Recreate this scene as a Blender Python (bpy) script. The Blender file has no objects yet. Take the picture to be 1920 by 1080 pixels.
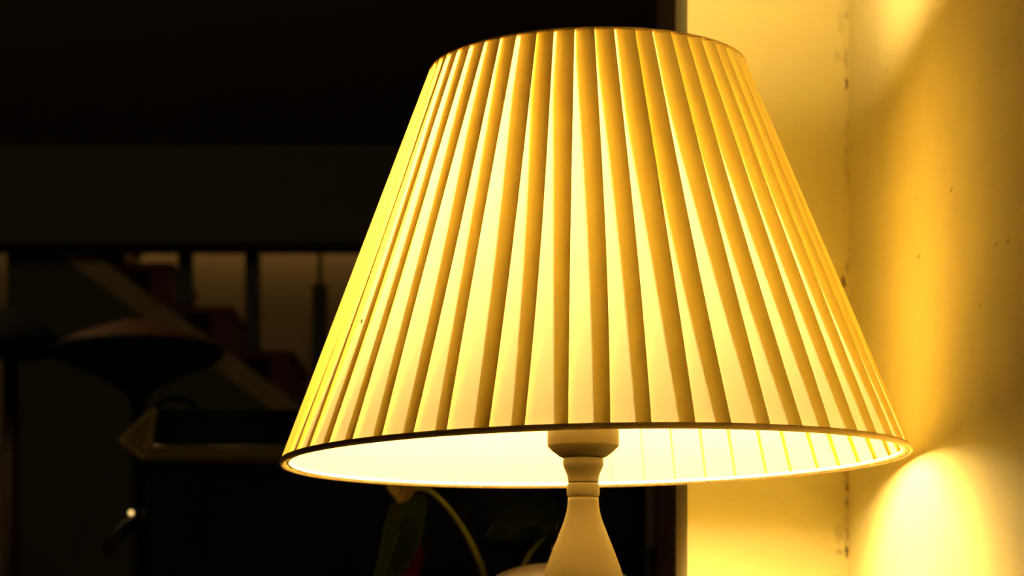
import bpy, bmesh, math, random
from mathutils import Vector, Matrix
random.seed(7)
sc = bpy.context.scene
COL = sc.collection
PI = math.pi

# ------------------------------------------------------------------ camera
F = 4500.0            # focal length in pixels of the 1920x1080 frame
HOR = 1280.0          # pixel row of the horizon (lens shifted up, verticals stay parallel)
CZ = 0.90             # camera height
cam_d = bpy.data.cameras.new('camera')
cam_d.sensor_width = 36.0
cam_d.lens = F / 1920.0 * 36.0
cam_d.shift_y = (HOR - 540.0) / 1920.0
cam_d.clip_start = 0.02
cam_d.clip_end = 60
cam_d.dof.use_dof = True
cam_d.dof.focus_distance = 1.20
cam_d.dof.aperture_fstop = cam_d.lens / 5.0
cam = bpy.data.objects.new('camera', cam_d)
COL.objects.link(cam)
cam.location = (0, 0, CZ)
cam.rotation_euler = (PI / 2, 0, 0)
sc.camera = cam

# ------------------------------------------------------------------ world, exposure
w = bpy.data.worlds.new('night'); sc.world = w
w.use_nodes = True
w.node_tree.nodes['Background'].inputs[0].default_value = (1.0, 0.8, 0.5, 1)
w.node_tree.nodes['Background'].inputs[1].default_value = 0.0004
sc.view_settings.view_transform = 'Standard'
sc.view_settings.look = 'None'
sc.view_settings.gamma = 1.0
sc.view_settings.use_curve_mapping = False
sc.view_settings.exposure = 0.0
sc.cycles.diffuse_bounces = 6
sc.cycles.transmission_bounces = 12
sc.cycles.max_bounces = 12

BULB_COL = (1.0, 0.70, 0.35)
BULB_STRENGTH = 132.0
TUBE_FILL = 1.2
GLOBE_FILL = 11.0

def P(px, py, Y):
    """pixel of the 1920x1080 frame -> point at depth Y"""
    return Vector(((px - 960.0) / F * Y, Y, CZ + (HOR - py) / F * Y))

# ------------------------------------------------------------------ materials
class NT:
    def __init__(s, mat):
        mat.use_nodes = True
        s.t = mat.node_tree
        s.bsdf = s.t.nodes.get('Principled BSDF')
        s.out = s.t.nodes.get('Material Output')
    def n(s, typ, **kw):
        nd = s.t.nodes.new(typ)
        for k, v in kw.items():
            setattr(nd, k, v)
        return nd
    def lk(s, a, b):
        s.t.links.new(a, b)
    def put(s, sock, v):
        if hasattr(v, 'links'):
            s.lk(v, sock)
        else:
            sock.default_value = v
    def m(s, op, a, b=0.0, c=0.0):
        nd = s.n('ShaderNodeMath', operation=op)
        s.put(nd.inputs[0], a); s.put(nd.inputs[1], b); s.put(nd.inputs[2], c)
        return nd.outputs[0]
    def noise(s, scale, detail=3.0, rough=0.55, vec=None, dim='3D'):
        nd = s.n('ShaderNodeTexNoise', noise_dimensions=dim)
        nd.inputs['Scale'].default_value = scale
        nd.inputs['Detail'].default_value = detail
        nd.inputs['Roughness'].default_value = rough
        if vec is not None:
            s.lk(vec, nd.inputs['Vector'])
        return nd.outputs['Fac']
    def rng(s, v, a, b, c=0.0, d=1.0, smooth=True):
        nd = s.n('ShaderNodeMapRange', interpolation_type='SMOOTHSTEP' if smooth else 'LINEAR')
        s.put(nd.inputs[0], v)
        for i, q in enumerate((a, b, c, d)):
            nd.inputs[i + 1].default_value = q
        return nd.outputs[0]
    def mix(s, fac, a, b):
        nd = s.n('ShaderNodeMix', data_type='RGBA')
        s.put(nd.inputs[0], fac)
        s.put(nd.inputs[6], a if hasattr(a, 'links') else (*a, 1))
        s.put(nd.inputs[7], b if hasattr(b, 'links') else (*b, 1))
        return nd.outputs[2]
    def bump(s, h, strength, dist):
        nd = s.n('ShaderNodeBump')
        nd.inputs['Strength'].default_value = strength
        nd.inputs['Distance'].default_value = dist
        s.lk(h, nd.inputs['Height'])
        return nd.outputs[0]

MATS = {}
def mat(name, col, rough=0.6, metal=0.0, var=0.12, scale=30.0, bump=0.0, spec=0.5, coat=0.0):
    if name in MATS:
        return MATS[name]
    m = bpy.data.materials.new(name)
    t = NT(m)
    tc = t.n('ShaderNodeTexCoord').outputs['Object']
    f = t.noise(scale, 4.0, 0.6, tc)
    lo = tuple(c * (1 - var) for c in col); hi = tuple(min(1, c * (1 + var)) for c in col)
    t.lk(t.mix(f, lo, hi), t.bsdf.inputs['Base Color'])
    t.bsdf.inputs['Roughness'].default_value = rough
    t.bsdf.inputs['Metallic'].default_value = metal
    t.bsdf.inputs['Specular IOR Level'].default_value = spec
    t.bsdf.inputs['Coat Weight'].default_value = coat
    if bump:
        t.lk(t.bump(f, 0.5, bump), t.bsdf.inputs['Normal'])
    MATS[name] = m
    return m

def emit(name, col, strength):
    m = bpy.data.materials.new(name)
    t = NT(m)
    t.bsdf.inputs['Base Color'].default_value = (*col, 1)
    t.bsdf.inputs['Emission Color'].default_value = (*col, 1)
    t.bsdf.inputs['Emission Strength'].default_value = strength
    t.bsdf.inputs['Roughness'].default_value = 0.6
    return m

WALL_COL = (0.91, 0.83, 0.38)
def wall_mat(name, axis, spots, col=WALL_COL, seam=None):
    """painted plaster; spots are stains (u, z, half width, half height, strength) on the wall, u along the given axis"""
    m = bpy.data.materials.new(name)
    t = NT(m)
    pos = t.n('ShaderNodeNewGeometry').outputs['Position']
    sep = t.n('ShaderNodeSeparateXYZ'); t.lk(pos, sep.inputs[0])
    u = sep.outputs[axis]; z = sep.outputs[2]
    nz1 = t.noise(260.0, 3.0, 0.6, pos); nz2 = t.noise(620.0, 2.0, 0.6, pos)
    wu, wz = (0.006, 0.008) if axis == 0 else (0.004, 0.001)
    du = t.m('MULTIPLY', t.m('SUBTRACT', nz1, 0.5), wu)
    dz = t.m('MULTIPLY', t.m('SUBTRACT', nz2, 0.5), wz)
    uu = t.m('ADD', u, du); zz = t.m('ADD', z, dz)
    total = None
    for (cu, cz, ru, rz, st) in spots:
        a = t.m('DIVIDE', t.m('SUBTRACT', uu, cu), ru)
        b = t.m('DIVIDE', t.m('SUBTRACT', zz, cz), rz)
        d = t.m('SQRT', t.m('ADD', t.m('MULTIPLY', a, a), t.m('MULTIPLY', b, b)))
        k = t.m('MULTIPLY', t.rng(d, 1.15, 0.35), st)
        total = k if total is None else t.m('MAXIMUM', total, k)
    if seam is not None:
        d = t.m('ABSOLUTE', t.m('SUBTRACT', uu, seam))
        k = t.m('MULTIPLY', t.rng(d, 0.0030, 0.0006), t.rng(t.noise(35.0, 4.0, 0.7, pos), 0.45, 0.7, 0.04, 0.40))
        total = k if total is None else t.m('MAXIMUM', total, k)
    soft = t.noise(14.0, 5.0, 0.6, pos)
    base = t.mix(t.rng(soft, 0.3, 0.7), tuple(c * 0.95 for c in col), col)
    if total is not None:
        broken = t.m('MULTIPLY', total, t.rng(nz2, 0.30, 0.55, 0.35, 1.0))
        base = t.mix(broken, base, (0.10, 0.045, 0.02))
    t.lk(base, t.bsdf.inputs['Base Color'])
    t.bsdf.inputs['Roughness'].default_value = 0.75
    t.bsdf.inputs['Specular IOR Level'].default_value = 0.2
    g = t.noise(900.0, 3.0, 0.6, pos)
    t.lk(t.bump(g, 0.25, 0.0006), t.bsdf.inputs['Normal'])
    return m

def fabric_mat():
    m = bpy.data.materials.new('pleated_fabric')
    t = NT(m)
    t.t.nodes.remove(t.bsdf)
    pos = t.n('ShaderNodeTexCoord').outputs['Object']
    f = t.noise(700.0, 3.0, 0.6, pos)
    f2 = t.noise(60.0, 3.0, 0.6, pos)
    ff = t.m('ADD', t.m('MULTIPLY', f, 0.5), t.m('MULTIPLY', f2, 0.5))
    tr = t.n('ShaderNodeBsdfTranslucent'); df = t.n('ShaderNodeBsdfDiffuse')
    t.lk(t.mix(ff, (0.985, 0.89, 0.50), (1.0, 0.93, 0.62)), tr.inputs[0])
    t.lk(t.mix(ff, (0.98, 0.87, 0.34), (0.995, 0.90, 0.40)), df.inputs[0])
    mx = t.n('ShaderNodeMixShader'); mx.inputs[0].default_value = 0.128
    t.lk(tr.outputs[0], mx.inputs[2]); t.lk(df.outputs[0], mx.inputs[1])
    t.lk(mx.outputs[0], t.out.inputs[0])
    return m

# ------------------------------------------------------------------ helpers
def link(name, me, material=None, parent=None, smooth=False):
    if smooth:
        for p in me.polygons:
            p.use_smooth = True
    o = bpy.data.objects.new(name, me)
    COL.objects.link(o)
    if material:
        me.materials.append(material)
    if parent:
        o.parent = parent
    return o

def obj(name, bm, material, parent=None, smooth=False):
    me = bpy.data.meshes.new(name)
    bmesh.ops.recalc_face_normals(bm, faces=bm.faces)
    bm.to_mesh(me); bm.free()
    return link(name, me, material, parent, smooth)

def tag(o, label, cat, group=None):
    o['label'] = label; o['category'] = cat
    if group:
        o['group'] = group
    return o

def struct(o, label=None):
    o['kind'] = 'structure'
    if label:
        o['label'] = label
    return o

def thing(name, label, cat, loc=(0, 0, 0), group=None):
    o = bpy.data.objects.new(name, None)
    COL.objects.link(o)
    o.empty_display_size = 0.05
    o.location = loc
    return tag(o, label, cat, group)

def box(bm, x0, x1, y0, y1, z0, z1, bev=0.0):
    r = bmesh.ops.create_cube(bm, size=1.0)
    vs = r['verts']
    for v in vs:
        v.co = Vector((x0 + (v.co.x + 0.5) * (x1 - x0), y0 + (v.co.y + 0.5) * (y1 - y0), z0 + (v.co.z + 0.5) * (z1 - z0)))
    if bev:
        es = list({e for v in vs for e in v.link_edges})
        bmesh.ops.bevel(bm, geom=es, offset=bev, segments=2, affect='EDGES', profile=0.5)
    return vs

def boxobj(name, dims, material, parent=None, bev=0.0):
    bm = bmesh.new(); box(bm, *dims, bev=bev)
    return obj(name, bm, material, parent)

def lathe(bm, prof, seg=48, cap=True):
    rings = []
    for (r, z) in prof:
        if r < 1e-6:
            rings.append([bm.verts.new((0, 0, z))])
        else:
            rings.append([bm.verts.new((r * math.cos(2 * PI * i / seg), r * math.sin(2 * PI * i / seg), z)) for i in range(seg)])
    for a, b in zip(rings, rings[1:]):
        for i in range(seg):
            j = (i + 1) % seg
            if len(a) == 1 and len(b) == 1:
                continue
            if len(a) == 1:
                bm.faces.new((a[0], b[j], b[i]))
            elif len(b) == 1:
                bm.faces.new((a[i], a[j], b[0]))
            else:
                bm.faces.new((a[i], a[j], b[j], b[i]))
    if cap:
        for r_ in (rings[0], rings[-1]):
            if len(r_) > 2:
                bm.faces.new(r_)

def catmull(pts, n=8):
    pts = [Vector(p) for p in pts]
    ext = [pts[0] * 2 - pts[1]] + pts + [pts[-1] * 2 - pts[-2]]
    out = []
    for i in range(1, len(ext) - 2):
        p0, p1, p2, p3 = ext[i - 1:i + 3]
        for k in range(n):
            t = k / n
            out.append(0.5 * ((2 * p1) + (p2 - p0) * t + (2 * p0 - 5 * p1 + 4 * p2 - p3) * t * t + (3 * p1 - p0 - 3 * p2 + p3) * t ** 3))
    out.append(pts[-1])
    return out

def tube(bm, pts, rad, seg=10):
    pts = [Vector(p) for p in pts]
    n = len(pts)
    rads = rad if isinstance(rad, (list, tuple)) else [rad] * n
    up = Vector((0, 0, 1))
    rings = []
    nrm = None
    for i, p in enumerate(pts):
        d = (pts[min(i + 1, n - 1)] - pts[max(i - 1, 0)]).normalized()
        if nrm is None:
            nrm = d.cross(up)
            if nrm.length < 1e-4:
                nrm = d.cross(Vector((1, 0, 0)))
            nrm.normalize()
        else:
            nrm = (nrm - d * nrm.dot(d)).normalized()
        b = d.cross(nrm)
        rings.append([bm.verts.new(p + (nrm * math.cos(2 * PI * k / seg) + b * math.sin(2 * PI * k / seg)) * rads[i]) for k in range(seg)])
    for a, b in zip(rings, rings[1:]):
        for k in range(seg):
            j = (k + 1) % seg
            bm.faces.new((a[k], a[j], b[j], b[k]))
    bm.faces.new(rings[0]); bm.faces.new(rings[-1])

def ring(bm, R, z, pr, pz, seg=160, sec=10):
    """torus of elliptical section"""
    rs = []
    for i in range(seg):
        a = 2 * PI * i / seg
        rs.append([bm.verts.new(((R + pr * math.cos(2 * PI * k / sec)) * math.cos(a), (R + pr * math.cos(2 * PI * k / sec)) * math.sin(a), z + pz * math.sin(2 * PI * k / sec))) for k in range(sec)])
    for i in range(seg):
        a = rs[i]; b = rs[(i + 1) % seg]
        for k in range(sec):
            j = (k + 1) % sec
            bm.faces.new((a[k], a[j], b[j], b[k]))

# ------------------------------------------------------------------ the room by the lamp
XW = 0.2235           # right wall plane
YB = 1.593            # front of the narrow back wall
XP = 0.1165           # free edge of the back wall
S = F / YB
def bs(px, py, rx, ry, st):
    p = P(px, py, YB)
    return (p.x, p.z, rx / S, ry / S, st)
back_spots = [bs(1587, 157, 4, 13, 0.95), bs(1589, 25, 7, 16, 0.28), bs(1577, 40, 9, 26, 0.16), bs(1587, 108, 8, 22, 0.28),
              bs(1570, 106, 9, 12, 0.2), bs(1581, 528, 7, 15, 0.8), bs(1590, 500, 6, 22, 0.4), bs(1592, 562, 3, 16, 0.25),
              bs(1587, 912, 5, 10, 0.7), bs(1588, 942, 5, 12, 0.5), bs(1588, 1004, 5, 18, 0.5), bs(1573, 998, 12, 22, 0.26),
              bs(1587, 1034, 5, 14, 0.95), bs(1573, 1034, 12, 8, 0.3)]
def rs(px, py, r, st):
    Y = XW * F / (px - 960.0)
    return (Y, P(px, py, Y).z, r * 2.4, r * 0.6, st * 0.6)
right_spots = [rs(1722, 481, 0.0022, 0.9), rs(1784, 355, 0.0022, 0.8), rs(1868, 458, 0.002, 0.7), rs(1890, 452, 0.002, 0.7),
               rs(1662, 134, 0.0014, 0.9), rs(1716, 372, 0.0012, 0.8), rs(1838, 572, 0.0018, 0.5), rs(1600, 190, 0.0016, 0.6)]
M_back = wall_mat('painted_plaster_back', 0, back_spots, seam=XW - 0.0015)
M_right = wall_mat('painted_plaster_right', 1, right_spots)
M_plain = wall_mat('painted_plaster', 0, [])
M_brown = mat('dark_brown_wood', (0.09, 0.04, 0.014), 0.8, spec=0.1, scale=12)
M_floor = mat('floor_boards', (0.10, 0.06, 0.035), 0.5, scale=8)
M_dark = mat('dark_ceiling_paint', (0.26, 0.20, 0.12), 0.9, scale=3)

bm = bmesh.new()
box(bm, XP, 0.60, YB, 1.705, 0.0, 3.4)                     # pier beside the opening
box(bm, -1.6, XP, YB + 0.02, 1.705, 0.0, 0.745)             # low wall under the opening
box(bm, -1.6, XP, YB, 1.705, 2.15, 3.4)                     # lintel
box(bm, -4.1, -1.6, YB, 1.705, 0.0, 3.4)
struct(obj('wall_back', bm, M_back), 'narrow cream plastered wall beside the dark opening')
struct(boxobj('wall_right', (XW, 0.60, -3.1, YB, 0.0, 3.0), M_right), 'cream plastered wall the lamp shade nearly touches')
M_room = mat('dim_room_paint', (0.30, 0.25, 0.15), 0.9, var=0.05, scale=3)
struct(boxobj('wall_left', (-4.1, -4.0, -3.1, YB, 0.0, 3.0), M_room))
struct(boxobj('wall_front', (-4.0, XW, -3.1, -3.0, 0.0, 3.0), M_room))
struct(boxobj('ceiling', (-4.1, 0.6, -3.1, YB, 3.0, 3.1), M_room))
bm = bmesh.new()
box(bm, XP + 0.001, 0.20, 1.735, 1.95, 0.78, 2.15)
box(bm, XP + 0.012, 0.20, 1.705, 1.735, 0.78, 2.15)
struct(obj('trim_1', bm, M_brown), 'dark brown wooden frame of the opening')
struct(boxobj('trim_2', (-1.6, XP - 0.001, YB - 0.0, 1.96, 0.745, 0.775), M_brown, bev=0.004), 'sill board of the opening')
struct(boxobj('floor', (-6.1, 5.1, -3.1, 12.4, -0.1, 0.0), M_floor))

# ------------------------------------------------------------------ table lamp
D = 1.329
RB, RT = 0.1735, 0.0868
ZB, ZT = CZ + 0.1225, CZ + 0.339
TT = 0.75                                         # table top
LX = P(1093.5, 900, D).x
lamp = thing('table_lamp', 'lit table lamp with cream pleated shade on a turned cream base', 'lamp', (LX, D, TT))
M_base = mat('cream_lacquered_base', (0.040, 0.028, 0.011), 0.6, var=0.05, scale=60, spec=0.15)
k = D / F
def zpx(py):
    return CZ + (HOR - py) * k - TT
prof_body = [(0.0, 0.0), (0.062, 0.0), (0.064, 0.004), (0.062, 0.010), (0.050, 0.016), (0.030, 0.028), (0.022, 0.042), (0.020, 0.055), (0.0225, 0.062), (0.020, 0.069), (0.021, 0.078), (0.0262, 0.105), (0.0290, 0.135), (0.0295, 0.152), (0.0283, 0.172), (0.0262, 0.188)]
hw = [(1110, 80), (1095, 77.5), (1080, 74.5), (1070, 71.6), (1060, 68.2), (1050, 64.6), (1040, 60.8), (1030, 57), (1020, 53), (1010, 49), (1000, 45), (990, 41), (980, 37.3), (972, 34.6), (964, 32.4), (956, 30.6), (948, 29.4), (940, 28.7), (933, 28.4)]
prof_body = [q for q in prof_body if q[1] < zpx(1120)] + [(h * k, zpx(y)) for y, h in hw] + [(0.0, zpx(932))]
bm = bmesh.new(); lathe(bm, prof_body, 96, cap=False)
obj('base', bm, M_base, lamp, True)
def lathe_part(name, pts, material, seg=72, sharp=True):
    bm = bmesh.new()
    lathe(bm, [(0.0, zpx(pts[0][0]))] + [(h * k, zpx(y)) for y, h in pts] + [(0.0, zpx(pts[-1][0]))], seg, cap=False)
    o = obj(name, bm, material, lamp, True)
    md = o.modifiers.new('bevel', 'BEVEL'); md.width = 0.0007; md.segments = 2; md.limit_method = 'ANGLE'; md.angle_limit = math.radians(35)
    o.data.set_sharp_from_angle(angle=math.radians(35))
    return o
lathe_part('neck_ring', [(933, 28.4), (931, 29.4), (928.5, 30.4), (922, 30.9), (916, 30.7), (910, 30.4), (907.5, 29.4), (906, 28.6)], M_base)
lathe_part('neck', [(906, 28.6), (902, 28.8), (896, 29.4), (890, 30.8), (884, 33.2), (878, 36), (873, 38), (869, 38.4), (862, 38), (858, 37.2)], M_base)
lathe_part('collar', [(858, 40), (856.5, 44), (846, 58), (838, 66), (835, 67.2), (812, 67.4), (800, 66), (797, 62)], M_base)
lathe_part('bulb_holder', [(797, 46), (795, 48), (790, 48), (788, 46), (787, 42)], mat('white_plastic_holder', (0.75, 0.70, 0.60), 0.4))
# bulb
zb0 = zpx(787)
bm = bmesh.new()
bp = [(0.018, 0.0), (0.0208, 0.002), (0.0218, 0.005), (0.0222, 0.013), (0.0218, 0.022), (0.0225, 0.05), (0.0230, 0.09), (0.0230, 0.13), (0.0222, 0.150), (0.0195, 0.162), (0.0140, 0.169), (0.0070, 0.1722), (0.0, 0.173)]
bp = [(r_ * 0.95, z_ * 1.09) for r_, z_ in bp]
lathe(bm, [(0.0, 0.0)] + bp, 40, cap=False)
bulb = obj('light_bulb', bm, emit('lit_frosted_bulb', BULB_COL, BULB_STRENGTH), lamp, True)
bulb.location = (0, 0, zb0 + 0.0005)

# shade: a wire carrier that holds knife pleats and two hems
M_fab = fabric_mat()
M_wire = mat('white_enamelled_wire', (0.8, 0.75, 0.65), 0.4)
H = ZT - ZB
SHX = P(1115, 862, D).x - LX
def Rz(t):
    return RB + (RT - RB) * t
bm = bmesh.new()
zf = 0.0385
ring(bm, 0.0165, zf, 0.0018, 0.0016, 48, 6)
for a in (90, 210, 330):
    ca, sa = math.cos(math.radians(a)), math.sin(math.radians(a))
    r1 = Rz(0.32) - 0.003
    tube(bm, [(0.0165 * ca, 0.0165 * sa, zf), (0.06 * ca, 0.06 * sa, zf + 0.004), (r1 * ca, r1 * sa, H * 0.32)], 0.0010, 6)
shade = obj('lamp_shade', bm, M_wire, lamp, True)
shade.location = (SHX, 0, ZB - TT)
shade.rotation_euler = (0, math.radians(-1.05), 0)
for R_, z_ in ((RB - 0.0042, 0.0015), (RT - 0.0042, H - 0.0015)):
    bm = bmesh.new(); ring(bm, R_, z_, 0.0010, 0.0010, 120, 6)
    obj('wire_ring', bm, M_wire, shade, True)
shade['label'] = 'cream knife-pleated fabric shade glowing from inside'
NP = 53
OV = 0.0077
NZ = 12
step = 2 * PI / NP
off = -PI / 2 + 0.012
th = [off + step * (i + random.uniform(-0.07, 0.07)) for i in range(NP)]
ovs = [(OV * random.uniform(0.88, 1.12), 1.60 * OV * random.uniform(0.86, 1.12)) for i in range(NP)]      # bottom, top
wob = [random.uniform(-1, 1) for i in range(NP)]
def theta(i, t):
    q, m_ = divmod(i, NP)
    return th[m_] + q * 2 * PI + wob[m_] * 0.012 * math.sin(PI * t)
def over(i, t):
    b, tp = ovs[i % NP]
    o_ = b + (tp - b) * t
    return min(o_ / Rz(t), step * 0.95)
for i in range(NP):
    verts = []; faces = []
    mseg = 7; rseg = 2
    bul = random.uniform(0.0002, 0.0006)
    for j in range(NZ + 1):
        t = j / NZ
        R = Rz(t)
        rin = R - 0.0028 - 0.0040 * math.sin(PI * t); rout = R + 0.0006
        z = t * H
        a0 = theta(i, t) - over(i, t); a1 = theta(i + 1, t); a2 = theta(i + 1, t) - over(i + 1, t)
        for q in range(mseg + 1):
            s = q / mseg
            r = rin + (rout - rin) * s + bul * math.sin(PI * s) * math.sin(PI * t) * 0.6
            a = a0 + (a1 - a0) * s
            verts.append((r * math.cos(a), r * math.sin(a), z))
        for q in range(1, rseg + 1):
            s = q / rseg
            r = rout + (rin - rout) * s
            a = a1 + (a2 - a1) * s
            verts.append((r * math.cos(a), r * math.sin(a), z))
    nc = mseg + 1 + rseg
    for j in range(NZ):
        for q in range(nc - 1):
            b = j * nc + q
            faces.append((b, b + 1, b + nc + 1, b + nc))
    me = bpy.data.meshes.new('pleat')
    me.from_pydata(verts, [], faces)
    link('pleat', me, M_fab, shade, False)
M_hem = mat('cream_hem_tape', (0.66, 0.50, 0.24), 0.9, var=0.1, scale=300)
bm = bmesh.new(); ring(bm, RB - 0.0008, 0.0012, 0.0013, 0.0017, 240, 10)
h1 = obj('hem', bm, M_hem, shade, True); h1['label'] = 'lower hem binding'
bm = bmesh.new(); ring(bm, RT - 0.0006, H - 0.0002, 0.0016, 0.0009, 200, 10)
h2 = obj('hem', bm, M_hem, shade, True); h2['label'] = 'upper hem binding'

# table under the lamp
M_tab = mat('dark_walnut_table', (0.035, 0.022, 0.013), 0.45, scale=10)
tab = thing('side_table', 'dark brown wooden side table carrying the lamp', 'table', (-0.2, 1.2, 0))
boxobj('table_top', (-0.42, 0.415, -0.34, 0.38, TT - 0.03, TT), M_tab, tab, 0.003)
for sx in (-0.38, 0.375):
    for sy in (-0.30, 0.34):
        bm = bmesh.new(); box(bm, sx - 0.02, sx + 0.02, sy - 0.02, sy + 0.02, 0, TT - 0.03, 0.003)
        obj('leg', bm, M_tab, tab)

# ------------------------------------------------------------------ things on the sill behind the lamp
SILL = 0.775
# round-shouldered vase
vy = 1.72
vc = P(1052, 1056, vy)
vase = thing('vase', 'round-shouldered beige ceramic vase behind the lamp base', 'vase', (vc.x, vy, SILL))
hv = vc.z - SILL
rv = 0.066
bm = bmesh.new()
vp = [(0.0, 0.0), (rv * 0.55, 0.0), (rv * 0.62, 0.004), (rv * 0.82, hv * 0.2), (rv * 0.98, hv * 0.45), (rv, hv * 0.6), (rv * 0.95, hv * 0.74), (rv * 0.87, hv * 0.875), (rv * 0.71, hv * 0.955), (rv * 0.38, hv * 0.992), (0.006, hv)]
vp2 = [tuple(v)[:2] for v in [(p.x, p.y) for p in catmull([(r, z, 0) for r, z in vp], 4)]]
lathe(bm, vp2, 64, cap=False)
obj('body', bm, mat('beige_ceramic', (0.62, 0.50, 0.34), 0.4, var=0.06), vase, True)
bm = bmesh.new()
lathe(bm, [(0.0062, hv - 0.001), (0.0058, hv + 0.004), (0.0058, hv + 0.008), (0.0070, hv + 0.011), (0.0060, hv + 0.0115), (0.0045, hv + 0.008), (0.0045, hv - 0.001)], 40, cap=False)
obj('neck', bm, MATS['beige_ceramic'], vase, True)

# plant
py_ = 1.805
pc = P(835, 1300, py_)
plant = thing('potted_plant', 'potted plant with drooping green leaves and arching stems', 'plant', (pc.x, py_, SILL))
def rel(px, py, Y):
    return P(px, py, Y) - Vector((pc.x, py_, SILL))
M_stem = mat('green_stem', (0.11, 0.12, 0.03), 0.5, scale=80)
M_leaf = mat('green_leaf', (0.010, 0.015, 0.004), 0.7, spec=0.1, scale=40)
M_pot = mat('terracotta_pot', (0.30, 0.13, 0.07), 0.8)
bm = bmesh.new()
lathe(bm, [(0.0, 0.0), (0.030, 0.0), (0.040, 0.050), (0.043, 0.052), (0.043, 0.062), (0.039, 0.062), (0.037, 0.052), (0.0, 0.050)], 40, cap=False)
obj('pot', bm, M_pot, plant, True)
bm = bmesh.new(); lathe(bm, [(0.0, 0.049), (0.036, 0.0515), (0.020, 0.055), (0.0, 0.056)], 32, cap=False)
obj('soil', bm, mat('potting_soil', (0.05, 0.035, 0.025), 0.95, scale=200, bump=0.003), plant, True)
def stem(pts, r0, r1):
    c = catmull(pts, 8)
    bm = bmesh.new(); tube(bm, c, [r0 + (r1 - r0) * i / (len(c) - 1) for i in range(len(c))], 8)
    return obj('stem', bm, M_stem, plant, True)
def leaf(ax, wid, facing, fold=0.35, wave=0.004, cols=8, heart=0.18, material=None):
    """leaf blade along an axis curve; facing is roughly the blade normal"""
    c = catmull(ax, 6); n = len(c)
    bm = bmesh.new(); rows = []
    facing = Vector(facing).normalized()
    for i, p in enumerate(c):
        t = i / (n - 1)
        d = (c[min(i + 1, n - 1)] - c[max(i - 1, 0)]).normalized()
        side = d.cross(facing).normalized(); nn = side.cross(d)
        ww = wid * (math.sin(PI * min(1, (t * 0.93 + 0.07)) ** 0.62) ** 0.8) if t < 0.999 else 0.0004
        row = []
        for q in range(-cols, cols + 1):
            s = q / cols
            back = -heart * wid * abs(s) ** 2 * max(0, 1 - t * 3) * 2
            row.append(bm.verts.new(p + side * s * ww * (1 - 0.12 * fold) + nn * (abs(s) ** 1.3 * ww * fold + wave * math.sin(9 * t + 2.5 * s)) + d * back))
        rows.append(row)
    for a, b in zip(rows, rows[1:]):
        for q in range(2 * cols):
            bm.faces.new((a[q], a[q + 1], b[q + 1], b[q]))
    o = obj('leaf', bm, material or M_leaf, plant, True)
    sd = o.modifiers.new('thickness', 'SOLIDIFY'); sd.thickness = 0.0007
    bm = bmesh.new()
    tube(bm, [p - facing * 0.0002 for p in c[:-2]], [0.0011 * (1 - 0.75 * i / n) for i in range(n - 2)], 6)
    obj('midrib', bm, mat('leaf_midrib', (0.030, 0.036, 0.010), 0.6, spec=0.2), o, True)
    return o
soil = Vector((0, 0, 0.054))
stem([soil, rel(900, 1170, 1.82), rel(908, 1090, 1.785), rel(889, 1030, 1.765), rel(850, 965, 1.76), rel(812, 925, 1.76), rel(785, 914, 1.76), rel(766, 922, 1.76)], 0.0030, 0.0021)
leaf([rel(770, 926, 1.765), rel(757, 966, 1.76), rel(742, 1010, 1.755), rel(722, 1065, 1.757), rel(695, 1120, 1.765), rel(670, 1160, 1.775)], 0.0155, (0.45, -1, 0.1), fold=0.75)
# pale young leaf behind the drooping one
pale = leaf([rel(757, 880, 1.745), rel(755, 897, 1.744), rel(752, 915, 1.744), rel(749, 932, 1.745), rel(745, 945, 1.747)], 0.0125, (-0.1, -1, 0.35), fold=0.12, wave=0.001,
     material=mat('yellowing_leaf', (0.15, 0.10, 0.02), 0.6, scale=60))
pale['label'] = 'small yellowing leaf'
stem([soil + Vector((-0.012, 0, 0)), rel(790, 1180, 1.80), rel(745, 1080, 1.785), rel(748, 980, 1.778), rel(757, 915, 1.765), rel(758, 880, 1.75)], 0.0022, 0.0014)
stem([soil + Vector((0.01, 0.004, 0)), rel(960, 1140, 1.80), rel(985, 1055, 1.81), rel(1010, 1018, 1.815), rel(1042, 988, 1.82)], 0.0024, 0.0016)
leaf([rel(1042, 988, 1.82), rel(1020, 983, 1.815), rel(985, 984, 1.81), rel(945, 993, 1.805), rel(905, 1012, 1.80)], 0.021, (0.0, -0.8, 0.55), fold=0.25)
stem([soil + Vector((0.012, -0.006, 0)), rel(990, 1150, 1.85), rel(1030, 1060, 1.87), rel(1045, 960, 1.87), rel(1035, 945, 1.872)], 0.0022, 0.0014)
leaf([rel(1035, 945, 1.872), rel(1015, 935, 1.865), rel(985, 935, 1.86), rel(960, 948, 1.855)], 0.016, (0.1, -0.8, 0.5), fold=0.3)

# dark red box behind the leaf
rb = P(790, 1020, 1.86)
rbx = thing('storage_box', 'small dark red lidded box behind the drooping leaf', 'box', (rb.x - 0.0165, 1.895, SILL))
hb = rb.z - SILL
M_red = mat('dark_red_card', (0.07, 0.004, 0.004), 0.8, spec=0.1, var=0.08)
boxobj('body', (-0.0155, 0.0155, -0.0285, 0.0285, 0.0, hb - 0.012), M_red, rbx, 0.001)
boxobj('lid', (-0.0165, 0.0165, -0.030, 0.030, hb - 0.018, hb), M_red, rbx, 0.0012)

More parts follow.
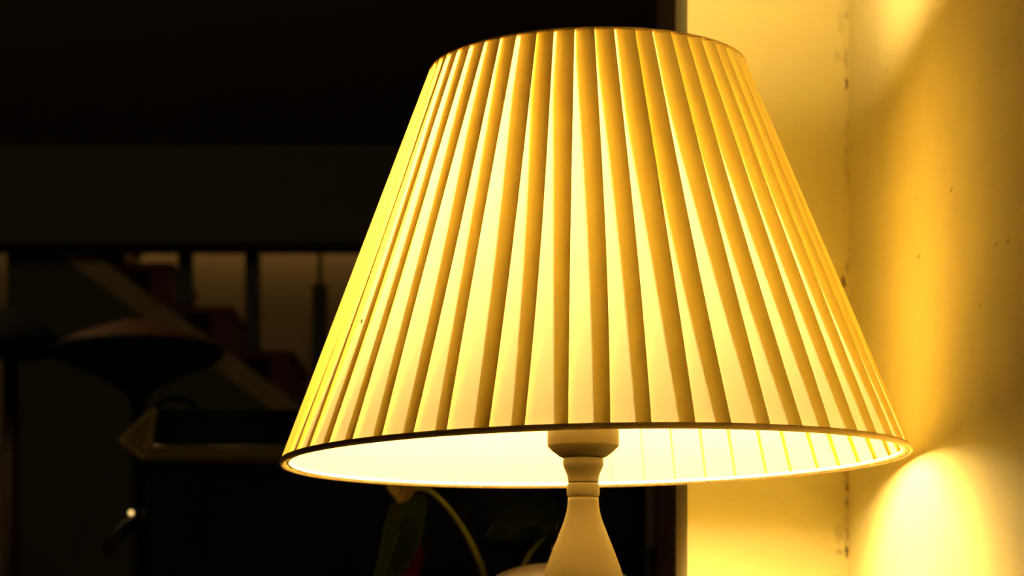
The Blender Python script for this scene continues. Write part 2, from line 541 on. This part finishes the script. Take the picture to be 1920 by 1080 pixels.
# ------------------------------------------------------------------ the dark hall behind the opening
YS = 11.0
PS = F / YS
def sx(px):
    return (px - 960.0) / PS
def sz(py):
    return CZ + (HOR - py) / PS
ZC = sz(310)
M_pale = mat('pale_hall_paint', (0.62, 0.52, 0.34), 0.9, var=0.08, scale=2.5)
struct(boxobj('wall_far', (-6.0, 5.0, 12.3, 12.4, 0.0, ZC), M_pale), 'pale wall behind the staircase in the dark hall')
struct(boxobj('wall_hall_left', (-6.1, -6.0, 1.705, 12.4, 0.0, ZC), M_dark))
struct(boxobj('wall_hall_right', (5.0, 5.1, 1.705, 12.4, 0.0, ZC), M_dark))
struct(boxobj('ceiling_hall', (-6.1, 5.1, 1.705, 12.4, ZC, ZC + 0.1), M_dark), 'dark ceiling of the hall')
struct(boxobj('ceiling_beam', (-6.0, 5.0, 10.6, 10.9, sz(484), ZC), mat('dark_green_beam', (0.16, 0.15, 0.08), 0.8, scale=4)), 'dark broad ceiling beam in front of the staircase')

# staircase
M_step = mat('dark_red_stair_paint', (0.16, 0.022, 0.014), 0.6)
M_string = mat('cream_stringer_paint', (0.50, 0.40, 0.25), 0.7, var=0.55, scale=9)
M_under = mat('grey_green_panel', (0.14, 0.145, 0.085), 0.9, var=0.35, scale=3)
M_bal = mat('black_baluster', (0.012, 0.011, 0.010), 0.5)
stair = thing('staircase', 'dark red staircase with cream stringer and black hanging balusters in the hall', 'staircase', (0, 11.4, 0))
def loc(x, y, z):
    return (x, y - 11.4, z)
RX, RZ_ = 113.0, 82.5
JS = range(-3, 13)
for j in JS:
    xr = sx(430 + RX * j); xl = sx(430 + RX * (j - 1)); zt = sz(572 + RZ_ * j); zl = sz(572 + RZ_ * (j + 1))
    if zt > sz(484) + 0.45:
        continue
    bm = bmesh.new()
    box(bm, xl - 0.02, xr + 0.015, -0.36, 0.50, zt - 0.035, zt, 0.004)
    box(bm, xr - 0.09, xr, -0.36, 0.50, zl - 0.035, zt - 0.035)
    obj('step', bm, M_step, stair)
# sloped stringer in front of the steps
slope = -RZ_ / RX
def strz(px, d):
    return sz(560 + d + (px - 290) * RZ_ / RX)
def slab(bm, poly, y0, y1):
    a = [bm.verts.new((x, y0, z)) for x, z in poly]; b = [bm.verts.new((x, y1, z)) for x, z in poly]
    bm.faces.new(a); bm.faces.new(b[::-1])
    n = len(poly)
    for i in range(n):
        bm.faces.new((a[i], b[i], b[(i + 1) % n], a[(i + 1) % n]))
bm = bmesh.new()
pa, pb = 60, 1560
slab(bm, [(sx(pa), strz(pa, 0)), (sx(pb), strz(pb, 0)), (sx(pb), strz(pb, 48)), (sx(pa), strz(pa, 48))], -0.40, -0.365)
obj('stringer', bm, M_string, stair)
bm = bmesh.new()
pa, pb = 9, 1500
slab(bm, [(sx(pa), strz(pa, 48)), (sx(pb), strz(pb, 48)), (sx(pb), 0.0), (sx(pa), 0.0)], -0.36, -0.33)
obj('under_stair_panel', bm, M_under, stair)
for j in range(-2, 7):
    px = 470 + 127 * j
    kk = math.ceil((px - 430) / RX)
    zt = sz(572 + RZ_ * kk)
    xb = sx(px)
    bm = bmesh.new(); box(bm, xb - 0.034, xb + 0.034, -0.42 + 0.08, -0.42 + 0.148, zt + 0.01, zt + 0.51, 0.004)
    b = obj('baluster', bm, M_bal, stair)
    bm = bmesh.new(); tube(bm, [(xb, -0.306, zt + 0.50), (xb, -0.306, ZC)], 0.011, 8)
    obj('rod', bm, M_bal, b)
    bm = bmesh.new(); tube(bm, [(xb, -0.306, zt), (xb, -0.306, zt + 0.012)], 0.02, 8)
    obj('foot', bm, M_bal, b)

# added light sources, out of view: tube behind the beam, globe filling the hall
tl = thing('added_tube_fill', 'added unseen tube behind the beam that lights the far hall wall', 'light', (sx(520), 12.1, ZC))
boxobj('fill_housing', (-1.6, 1.6, -0.05, 0.05, -0.05, 0.0), mat('white_metal', (0.7, 0.68, 0.6), 0.5), tl)
bm = bmesh.new(); tube(bm, [(-1.55, 0, -0.075), (1.55, 0, -0.075)], 0.02, 12)
obj('tube', bm, emit('tube_fill_glow', (1.0, 0.62, 0.20), TUBE_FILL), tl, True)
gl = thing('added_globe_fill', 'added unseen globe as fill light for the hall', 'light', (-2.0, 6.2, ZC))  # unseen globe, added to brighten the dark hall
bm = bmesh.new(); lathe(bm, [(0.0, -0.02), (0.06, -0.02), (0.06, 0.0), (0.0, 0.0)], 24, cap=False)
obj('fill_mount', bm, MATS['white_metal'], gl)
bm = bmesh.new(); bmesh.ops.create_uvsphere(bm, u_segments=24, v_segments=14, radius=0.20)
g = obj('globe', bm, emit('globe_fill_glow', (1.0, 0.70, 0.30), GLOBE_FILL), gl, True)
g.location = (0, 0, -0.21)

# uplighter floor lamp (unlit), black bowl on a pole
YU = 6.0; PU = F / YU
uc = P(259, 650, YU)
up = thing('uplighter_lamp', 'unlit uplighter floor lamp with wide black bowl and reddish dome', 'lamp', (uc.x, YU, 0))
M_blk = mat('matt_black_metal', (0.010, 0.010, 0.010), 0.8, spec=0.12)
def zu(py):
    return CZ + (HOR - py) / PU
bm = bmesh.new()
bw = [(14, 762), (16, 748), (26, 735), (48, 720), (84, 702), (120, 688), (148, 675), (160, 664), (161, 656), (155, 650)]
lathe(bm, [(0.0, zu(762))] + [(h / PU, zu(y)) for h, y in bw] + [(0.0, zu(648))], 56, cap=False)
obj('bowl', bm, M_blk, up, True)
bm = bmesh.new()
lathe(bm, [(0.0, zu(650))] + [(h / PU, zu(y)) for h, y in [(150, 650), (145, 646), (110, 630), (70, 615), (35, 604), (0.01, 598)]], 56, cap=False)
obj('dome', bm, mat('reddish_brown_dome', (0.16, 0.05, 0.022), 0.6), up, True)
bm = bmesh.new(); tube(bm, [(0, 0, 0.02), (0, 0, zu(755))], 0.017, 14)
obj('pole', bm, M_blk, up, True)
bm = bmesh.new(); lathe(bm, [(0.0, 0.0), (0.15, 0.0), (0.15, 0.015), (0.03, 0.03), (0.0, 0.03)], 40, cap=False)
obj('foot', bm, M_blk, up, True)

# dome floor lamp at the side
YD = 6.4; PD = F / YD
dc = P(20, 650, YD)
dl = thing('dome_lamp', 'unlit floor lamp with black dome shade on a brown pole', 'lamp', (dc.x, YD, 0))
def zd(py):
    return CZ + (HOR - py) / PD
bm = bmesh.new()
lathe(bm, [(100 / PD, zd(662))] + [(h / PD, zd(y)) for h, y in [(103, 655), (98, 640), (80, 620), (55, 600), (28, 585), (8, 579), (0.01, 578)]], 48, cap=False)
o = obj('shade', bm, M_blk, dl, True)
sd = o.modifiers.new('thickness', 'SOLIDIFY'); sd.thickness = 0.006
bm = bmesh.new(); tube(bm, [(0.0, 0, 0.02), (0, 0, zd(600))], 0.02, 12)
obj('pole', bm, mat('brown_pole', (0.06, 0.022, 0.01), 0.5), dl, True)
bm = bmesh.new(); lathe(bm, [(0.0, 0.0), (0.14, 0.0), (0.14, 0.018), (0.03, 0.03), (0.0, 0.03)], 40, cap=False)
obj('foot', bm, M_blk, dl, True)

# counter with a black machine
YA = 3.0; PA = F / YA
def pa_(px, py, dy=0.0):
    return P(px, py, YA + dy)
CT = CZ + (HOR - 1205) / PA
ct = thing('counter', 'dark counter in the hall carrying the black machine', 'counter', (-0.2, 3.2, 0))
boxobj('top', (-0.75, 0.75, -0.32, 0.32, CT - 0.04, CT), M_brown, ct, 0.004)
boxobj('cabinet', (-0.70, 0.70, -0.28, 0.28, 0.0, CT - 0.04), M_brown, ct)
x0 = pa_(267, 0).x; x1 = pa_(1212, 0).x
mc = thing('coffee_machine', 'black boxy machine with arched handle, cream wire lattice side and small lever', 'machine', ((x0 + x1) / 2, YA, CT))
hwid = (x1 - x0) / 2
def mz(py):
    return CZ + (HOR - py) / PA - CT
def mx_(px):
    return (px - 960.0) / PA - (x0 + x1) / 2
M_gl = mat('black_gloss', (0.014, 0.014, 0.012), 0.5, var=0.05, spec=0.25)
M_steel = mat('cream_enamel_wire', (0.75, 0.66, 0.42), 0.5)
boxobj('body', (-hwid, hwid, 0.0, 0.34, 0.0, mz(868)), M_gl, mc, 0.006)
boxobj('lid', (-hwid + 0.006, hwid, 0.03, 0.34, mz(834), mz(761)), M_gl, mc, 0.008)
bm = bmesh.new()
r = (mz(830) - mz(868)) / 2
tube(bm, [(-hwid, 0.022, mz(849)), (hwid, 0.022, mz(849))], r, 20)
obj('front_rail', bm, mat('pale_sheen_rail', (0.50, 0.48, 0.28), 0.28, var=0.05), mc, True)  # pale base colour stands in for the sheen along the rounded front
bm = bmesh.new()
tube(bm, catmull([(mx_(283), 0.05, mz(764)), (mx_(286), 0.05, mz(750)), (mx_(300), 0.05, mz(741)), (mx_(320), 0.05, mz(738)), (mx_(340), 0.05, mz(742)), (mx_(352), 0.05, mz(752)), (mx_(356), 0.05, mz(764))], 5), 0.0035, 8)
obj('handle', bm, M_blk, mc, True)
# lattice side flap
tri = [(288, 763), (221, 822), (276, 866)]
bm = bmesh.new()
v3 = [Vector((mx_(a), 0.02, mz(b))) for a, b in tri]
v3.append(Vector((mx_(280), 0.02, mz(800))))
order = [v3[0], v3[1], v3[2], v3[3]]
for a, b in zip(order, order[1:] + order[:1]):
    tube(bm, [a, b], 0.0032, 8)
flap = obj('lattice_flap', bm, M_steel, mc, True)
bm = bmesh.new()
def inside(x, z):
    poly = [(q.x, q.z) for q in order]; c = False
    for i in range(len(poly)):
        (xa, za), (xb_, zb_) = poly[i], poly[i - 1]
        if (za > z) != (zb_ > z) and x < (xb_ - xa) * (z - za) / (zb_ - za) + xa:
            c = not c
    return c
for dirx, dirz in ((0.75, 0.66), (0.75, -0.66)):
    nx, nz = -dirz, dirx
    for s in range(-14, 15):
        run = []
        for q in range(-70, 71):
            x = mx_(262) + dirx * q * 0.001 + nx * s * 0.0075; z = mz(818) + dirz * q * 0.001 + nz * s * 0.0075
            if inside(x, z):
                run.append((x, z))
        if len(run) > 4:
            tube(bm, [(run[0][0], 0.02, run[0][1]), (run[-1][0], 0.02, run[-1][1])], 0.0016, 5)
lt = obj('lattice', bm, M_steel, flap, True)
# lever, and a small emissive ball set as a bright point
bm = bmesh.new()
tube(bm, [(-hwid + 0.002, 0.02, mz(985)), (mx_(252), 0.0, mz(985)), (mx_(240), -0.01, mz(990)), (mx_(222), -0.015, mz(1012)), (mx_(203), -0.02, mz(1036))], [0.008, 0.011, 0.009, 0.0075, 0.009], 10)
obj('lever', bm, mat('black_brown_lever', (0.02, 0.011, 0.008), 0.5), mc, True)
bm = bmesh.new()
tube(bm, [(-hwid + 0.002, 0.03, mz(959)), (mx_(240), 0.03, mz(959))], 0.004, 8)
obj('ball_stalk', bm, M_blk, mc, True)
bm = bmesh.new(); bmesh.ops.create_uvsphere(bm, u_segments=12, v_segments=8, radius=0.0034)
pl = obj('glow_ball', bm, emit('amber_glow', (1.0, 0.62, 0.20), 1.5), mc, True)
pl.location = (mx_(240), 0.024, mz(959)); pl['label'] = 'small glowing amber ball'
